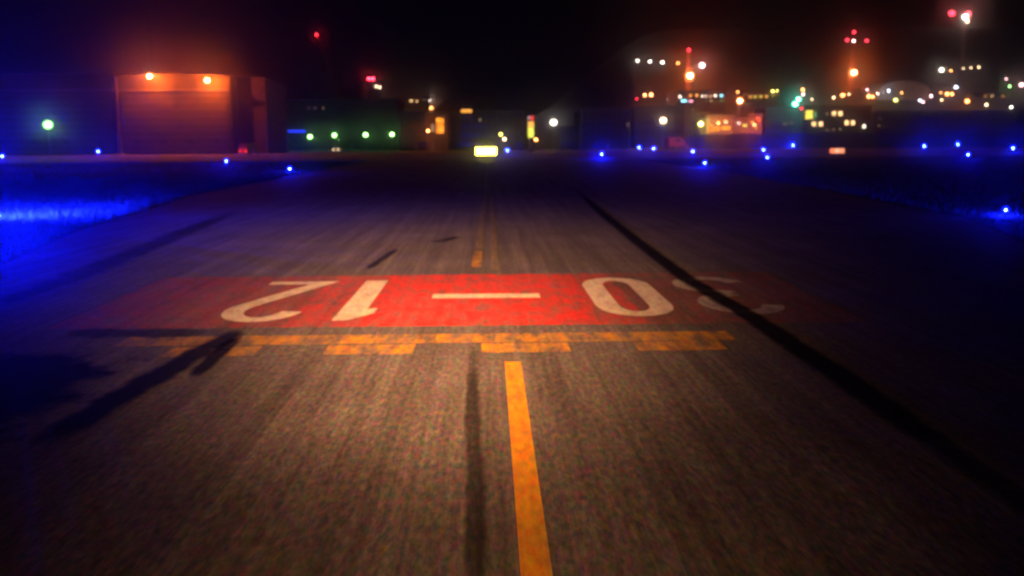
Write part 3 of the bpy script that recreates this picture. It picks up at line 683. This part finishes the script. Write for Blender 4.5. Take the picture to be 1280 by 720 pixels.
for k, c in enumerate(((1, .22, .08), (1, .42, .25), (1, .3, .14))): MB().box(-.93 + .93 * k, -.17, q.z, .86, .05, .85).build('panel', glow('sign_panel_%d' % k, c, 1.6, False), r)
for s in (-1.0, 1.0): MB().tube((s, 0, 0), (s, 0, q.z - .55), .06, .06, 10).build('leg', M_pole, r)
D = 420.0; q = atd(1190, 170.5, D)
r = empty('lit_sign', (q.x, D, 0)); tag(r, 'short amber lit strip low above the blue lights under the tallest mast', 'sign')
MB().box(0, .1, q.z, 4.8, .3, 1.5, 0, .03).box(-2, .1, (q.z - .7) / 2, .2, .2, q.z - .7).box(2, .1, (q.z - .7) / 2, .2, .2, q.z - .7).build('frame', M_dark, r)
for k in (-1, 0, 1): MB().box(k * 1.45, -.08, q.z, 1.1, .06, .7).build('panel', glow('amber_strip_panel', (1, .4, .2), .9, False), r)

# --- the orange-lit sheds under the sodium lamp
building('lit_shed', 'low shed with a glowing orange front under the big sodium lamp', 'building', 884, 917, 147.5, 302, 10, 'cream', [(893, 161, 12, 5, 'orange'), (907, 160, 12, 4, 'orange'), (890, 152, 3, 3, 'dim'), (907, 152.5, 4, 3, 'warm'), (897, 153.5, 3, 3, 'amber')], rows=0, cols=0, roof='flat')
building('box_hut', 'small box hut glowing orange-red beside the sodium lamp', 'building', 936, 953, 145, 304, 8, 'cream', [(948, 150, 6.5, 7, 'red'), (940.5, 154, 3, 4, 'amber'), (945, 159, 3, 3, 'amber')], rows=0, cols=0)
building('low_kiosk', 'low kiosk with lit yellow counter between shed and box hut', 'building', 918, 935, 150, 306, 6, 'cream', [(923, 154, 3, 3, 'white'), (931, 157, 5, 3, 'yel')], rows=0, cols=0)
lamp('wall_and_fill_lamp', 'small added orange lamp brightening the front of the low orange-lit shed', 'lamp', 898, 154, 'orange', 9, 1.8, D=294, style='globe', power=8, gain=4.5)  # extra lamp added to brighten the shed front
lamp('wall_and_fill_lamp', 'small added orange lamp brightening the front of the box hut', 'lamp', 943, 156, 'sodium', 7, 1.5, D=297, style='globe', power=8, gain=4)  # another added lamp, there to light up the hut wall
q0, q1 = atd(868, 180, 284), atd(1330, 180, 284)
r = empty('blast_fence', ((q0.x + q1.x) / 2, 284, 0)); tag(r, 'long tall dark fence running in front of the orange-lit sheds to the photo edge', 'fence')
hw_ = (q1.x - q0.x) / 2; nb = 24
for k in range(nb + 1):
    x = -hw_ + 2 * hw_ * k / nb
    MB().box(x, .12, 2.45, .18, .2, 4.9).build('post', M_dark, r)
fp_ = MB()
for k in range(12): fp_.box(0, 0, .35 + .4 * k, 2 * hw_, .05, .34)
fp_.build('slat_panel', mat('fence_board', (.04, .038, .036), .8), r)
# --- the lit office with the coloured windows and what stands behind
building('terminal_block', 'terminal block with a row of white, cyan and pink lit windows', 'building', 846, 908, 114, 405, 20, 'brown',
         [(850, 121, 3, 2.5, 'white'), (855.5, 126, 7, 2.5, 'cyan'), (864, 126.5, 4, 2.5, 'pink'), (863, 119.5, 3, 3, 'amber'), (871, 119, 3, 3, 'amber'), (878, 120, 2.2, 2, 'white'), (882.5, 120, 1.8, 2, 'white'), (888, 120.5, 1.8, 2, 'warm'), (894, 119.5, 3, 2.2, 'white'), (901.5, 119.5, 3.5, 2.5, 'cyan'), (883, 126, 1.6, 1.6, 'dim'), (889, 126, 1.6, 1.6, 'warm'), (902, 125.5, 2.5, 2, 'green')], rows=3, cols=14, door=880)
building('apartment_block', 'apartment block with paired yellow lit windows below the orange-lit mast', 'building', 1006, 1090, 134, 395, 18, 'dark',
         [(1011.5, 143.5, 9, 10, 'yel'), (1017.5, 155, 4.5, 5, 'warm'), (1026, 155, 4.5, 5, 'warm'), (1042.5, 142, 4.5, 5, 'warm'), (1050.5, 142, 4.5, 5, 'warm'), (1058.5, 153.5, 4.5, 5, 'warm'), (1066, 153.5, 4.5, 5, 'warm'),
          (1080, 158, 3.5, 3.5, 'white'), (1034, 142.5, 2.2, 2.5, 'dim'), (1034, 162.5, 3, 1.6, 'dim'), (1042, 162, 3, 1.6, 'dim'), (1050, 161.5, 3, 1.6, 'dim'), (1019, 144, 2, 9, 'green')], rows=5, cols=13, door=1045)
building('dark_depot', 'long unlit depot between the apartment block and the photo edge', 'building', 1094, 1300, 140, 400, 26, 'dark', [(1099, 157, 2, 2, 'dim'), (1086 + 14, 148, 2, 2, 'dim')], rows=3, cols=20, door=1180)
building('side_office', 'small unlit office between the box hut and the apartment block', 'building', 957, 1003, 136, 385, 16, 'dark', [(981, 155, 4, 1.8, 'dim'), (989, 154, 2, 2, 'dim')], rows=3, cols=7, door=985)
lamp('signal_lamp', 'brilliant teal-green lamp with a wide glow above the small office', 'lamp', 994, 130, 'teal', 22, 4.5, D=375, gain=1.0)
lamp('signal_lamp', 'white-green lamp touching the top of the brilliant teal lamp', 'lamp', 998, 124, 'teal', 10, 4, D=377, power=15)
lamp('signal_lamp', 'small red lamp just beside the teal-green glow', 'lamp', 1002, 135.5, 'red', 3, 1.8, D=372, style='globe', power=4)

# --- hillside town: lamps on the slope
HG = 'street lamps up on the dark hillside'
HILL = [
    (797, 76, 'white', 2.5, 4, 'white hill lamp, first of the high row of four beside the floodlight mast'), (812.5, 77, 'white', 2.5, 4, 'white hill lamp, second of the high row of four'), (828, 78, 'white', 2.7, 4, 'white hill lamp, third of the high row of four'), (847.5, 79, 'orange', 2.4, 4, 'amber hill lamp ending the high row of four'),
    (806, 119, 'sodium', 3, 8, 'orange hill lamp of a pair below the high row, slightly smaller'), (814, 118.5, 'sodium', 3.6, 9, 'orange hill lamp of a pair below the high row, slightly bigger'), (796, 123.5, 'red', 1.6, 2, 'small red lamp beside the orange pair below the high row'), (835, 124, 'pink', 1.4, 2, 'tiny pink lamp between the orange pair and the terminal windows'),
    (922, 115, 'orange', 2.0, 3, 'small amber lamp just above the big sodium lamp'), (966, 114, 'yellow', 2.2, 4, 'small yellow-green lamp above the teal lamp'), (971.5, 113.5, 'yellow', 1.6, 2, 'tiny yellow-green lamp touching a bigger one above the teal lamp'),
    (1003.5, 112, 'orange', 2.8, 5, 'pale amber hill lamp, upper of two stacked over the teal glow'), (1004, 118, 'pink', 2.4, 4, 'pinkish hill lamp, lower of two stacked over the teal glow'), (1015, 124, 'warm', 1.6, 2, 'tiny warm lamp past the teal glow'),
    (1042, 122, 'warm', 2.2, 3, 'small warm hill lamp below the orange mast floodlight'), (1053.5, 119, 'orange', 4, 8, 'big amber hill lamp below the orange mast floodlight'), (1061.5, 118, 'warm', 2, 3, 'small warm lamp beside a big amber one under the mast'), (1086, 120.5, 'orange', 3.8, 8, 'big amber hill lamp, first of a touching pair past the mast'), (1091, 121, 'orange', 2.8, 5, 'amber hill lamp, second of a touching pair past the mast'),
    (1084, 112, 'pink', 2, 2, 'small pink lamp above the touching amber pair'), (1097, 117, 'white', 1.7, 2, 'tiny white lamp between the amber pair and the domed hall'), (1111, 113.5, 'cold', 2, 10, 'small bluish-white lamp at the near foot of the domed hall'), (1119.5, 125, 'yellow', 3.2, 7, 'round pale yellow lamp in front of the domed hall'),
    (1127, 110.5, 'orange', 1.5, 2, 'tiny amber lamp high on the domed hall front'), (1127, 116, 'orange', 1.8, 2, 'tiny amber lamp lower on the domed hall front'), (1150, 125.5, 'cold', 2.4, 3, 'bluish-white lamp at the far foot of the domed hall'), (1154, 127.5, 'pink', 2, 2, 'pinkish-white lamp touching the bluish one at the domed hall'), (1164, 120, 'pink', 2.5, 4, 'soft pink lamp past the domed hall'),
    (1176, 116, 'orange', 1.8, 2, 'tiny amber lamp before a touching pair of amber lamps under the tallest mast'), (1184, 117.5, 'orange', 3.6, 7, 'amber lamp, first of a touching pair under the tallest mast'), (1190, 117.5, 'orange', 3, 5, 'amber lamp, second of a touching pair under the tallest mast'), (1177, 125, 'warm', 1.9, 2, 'small warm lamp below the touching pair under the tallest mast'), (1195, 109, 'cold', 3, 7, 'blue-violet lamp just above the touching amber pair'),
    (1209, 126.5, 'orange', 4.2, 10, 'big amber roadside lamp at the foot of the tallest mast'), (1233, 131, 'warm', 2.4, 4, 'warm roadside lamp with a smaller companion past the tallest mast'), (1264, 134, 'white', 2.2, 3, 'white roadside lamp close to the photo edge'), (1255, 140, 'sodium', 2.6, 8, 'dull orange lamp under the white roadside lamp'), (1207, 141, 'sodium', 1.8, 6, 'dull orange lamp under the big amber roadside lamp'),
    (1177, 87.5, 'white', 4.2, 7, 'bright white lamp high on the hill, larger than its row'), (1188.5, 88.5, 'orange', 2, 3, 'amber lamp next to the bright white hill lamp'), (1204.5, 85.5, 'warm', 1.6, 1, 'tiny warm lamp crossing the tallest mast'), (1214, 84.5, 'warm', 1.4, 1, 'tiny warm lamp just past the tallest mast, middle of three'), (1223.5, 84, 'warm', 1.8, 2, 'tiny warm lamp ending the high row past the tallest mast'),
    (1258, 98.5, 'pink', 1.7, 3, 'tiny pink lamp above the striped glow at the photo edge'), (1277, 106, 'pink', 4.0, 22, 'dazzling pale pink lamp cut by the photo edge'), (1262, 108, 'green', 2, 6, 'small green lamp beside the dazzling pale pink one'),
]
for px, py, col, lp, halo, lab in HILL:
    lamp('hill_lamp', lab, 'street lamp', px, py, col, halo, lp * .85, h=7.5, group=HG, power=6, gain=.32)

# --- hillside houses
HOUSES = [
    ('hill_house', 'hill house with three lit windows in a row beyond the sodium lamp', 938, 962, 104, [(942, 109, 2.2, 2.6, 'warm'), (950, 109, 2.2, 2.6, 'warm'), (956.5, 109, 2.2, 2.6, 'warm')], 'gable', 800),
    ('hill_house', 'long hill house with a low row of yellow windows above the box hut', 934, 975, 115, [(938, 121, 3, 2.2, 'amber'), (944, 121, 3, 2.2, 'yel'), (951, 120.5, 3, 2.2, 'yel'), (958, 120.5, 3, 2.2, 'amber'), (966, 120, 2, 2, 'yel')], 'gable', 640),
    ('hill_house', 'unlit hill house below the high row of four lamps', 795, 828, 100, [], 'hip', 800),
    ('hill_house', 'small hill house behind the dazzling mast floodlight', 875, 900, 98, [(888, 104, 1.6, 1.6, 'dim')], 'gable', 760),
    ('hill_house', 'hill house between the teal lamp and the orange mast floodlight', 1018, 1046, 107, [(1024, 114, 1.8, 1.8, 'warm'), (1030, 114, 1.8, 1.8, 'amber'), (1036, 114, 1.8, 1.8, 'warm')], 'gable', 700),
    ('hill_house', 'pale hill house beside the touching amber pair of lamps', 1068, 1098, 108, [(1073, 115.5, 2, 2, 'warm'), (1078, 115.5, 2, 2, 'amber'), (1092, 115, 2.4, 1.8, 'white'), (1096, 115, 1.6, 1.8, 'warm')], 'hip', 680),
    ('hill_house', 'hill house under the blue-violet lamp with three tiny lit windows', 1166, 1202, 104, [(1171, 111, 1.8, 1.6, 'warm'), (1178, 111, 1.6, 1.6, 'amber'), (1187, 111, 1.8, 1.6, 'warm')], 'gable', 690),
    ('hill_house', 'hill house above the white roadside lamp near the photo edge', 1226, 1262, 112, [(1232, 120, 1.8, 1.8, 'amber'), (1240, 120, 1.8, 1.8, 'warm'), (1254, 120, 1.8, 1.8, 'amber')], 'hip', 650),
    ('hill_house', 'unlit hill house high beside the bright white lamp', 1150, 1172, 84, [], 'gable', 900),
]
for name, lab, x0, x1, yt, win, roof, D in HOUSES:
    building(name, lab, 'house', x0, x1, yt, D, 10, 'cream' if 'pale' in lab else 'brown', win, roof=roof, rows=0, cols=0, roofmat='tile', group='houses on the dark hillside')
building('domed_hall', 'pale grey hall with a big rounded roof on the hillside', 'hall', 1099, 1163, 101, 640, 40, 'pale', [(1127, 122, 3, 2, 'dim')], roof='barrel', roofmat='pale')

# ------------------------------------------------------------------ hazy night air
hz = MB().box(0, 600, 69.5, 2830, 1330, 143).build('haze', mat('haze_temp', (1, 1, 1)))
hm = bpy.data.materials.new('hazy_air'); hm.use_nodes = True
n = hm.node_tree.nodes; n.clear(); o_ = n.new('ShaderNodeOutputMaterial'); pv = n.new('ShaderNodeVolumePrincipled')
pv.inputs['Color'].default_value = (.95, .95, .95, 1); pv.inputs['Density'].default_value = 6e-4; pv.inputs['Anisotropy'].default_value = .988
hm.node_tree.links.new(pv.outputs[0], o_.inputs['Volume']); hz.data.materials[0] = hm
tag(hz, 'thin hazy night air', None, None, 'stuff')

# ------------------------------------------------------------------ the taxi lamp of the aircraft we look from
sp = bpy.data.lights.new('taxi_lamp', 'SPOT'); sp.color = (1, .455, .195); sp.energy = 4 * math.pi * 36000 / 8; sp.spot_size = R(120); sp.spot_blend = .04; sp.shadow_soft_size = .1
spo = bpy.data.objects.new('taxi_lamp', sp); C.objects.link(spo); spo.location = (0, 1.2, 1.4); TILT = R(59.2); spo.rotation_euler = (R(90) - TILT, 0, 0)
# its beam: a wide flat fan, brightest towards the horizon and a little to one side, like the lens of a real taxi lamp
sp.use_nodes = True; n, l = sp.node_tree.nodes, sp.node_tree.links; em = n['Emission']
tc = n.new('ShaderNodeTexCoord'); sx = n.new('ShaderNodeSeparateXYZ'); vr = n.new('ShaderNodeVectorRotate'); vr.rotation_type = 'X_AXIS'; vr.inputs['Angle'].default_value = -TILT
l.new(tc.outputs['Normal'], vr.inputs['Vector']); l.new(vr.outputs[0], sx.inputs[0])
def mth(op, a, b=None, c=None):
    q = n.new('ShaderNodeMath'); q.operation = op
    for k, v in enumerate((a, b, c)):
        if v is None: continue
        if isinstance(v, (int, float)): q.inputs[k].default_value = v
        else: l.new(v, q.inputs[k])
    return q.outputs[0]
SGN = 1.0
az = mth('MAXIMUM', mth('ABSOLUTE', sx.outputs[2]), .02)
u = mth('MULTIPLY', mth('DIVIDE', sx.outputs[0], az), SGN); v = mth('MULTIPLY', mth('DIVIDE', sx.outputs[1], az), -SGN)
uu = mth('POWER', mth('ABSOLUTE', mth('DIVIDE', mth('SUBTRACT', u, -.075), .245)), 2.0)
vv = mth('POWER', mth('ABSOLUTE', mth('DIVIDE', v, .115)), 2.0)
g1 = mth('EXPONENT', mth('MULTIPLY', mth('ADD', uu, vv), -1.0))
mr = n.new('ShaderNodeMapRange'); mr.interpolation_type = 'SMOOTHSTEP'; mr.inputs[1].default_value = .022; mr.inputs[2].default_value = .057; l.new(v, mr.inputs[0])
g2 = mth('EXPONENT', mth('MULTIPLY', mth('ADD', mth('POWER', mth('ABSOLUTE', mth('DIVIDE', u, .5)), 2.0), mth('POWER', mth('ABSOLUTE', mth('DIVIDE', mth('SUBTRACT', v, .1), .35)), 2.0)), -1.0))
l.new(mth('MULTIPLY', mth('MULTIPLY', mth('ADD', g1, mth('MULTIPLY', g2, .005)), mr.outputs[0]), 8.0), em.inputs['Strength'])

cy = sc.cycles
cy.volume_bounces = 0; cy.max_bounces = 3; cy.diffuse_bounces = 1; cy.glossy_bounces = 1; cy.transparent_max_bounces = 12
cy.use_light_tree = True; cy.sample_clamp_indirect = 3; cy.caustics_reflective = False; cy.caustics_refractive = False
cy.use_denoising = True; cy.use_adaptive_sampling = False; cy.sample_clamp_direct = 30
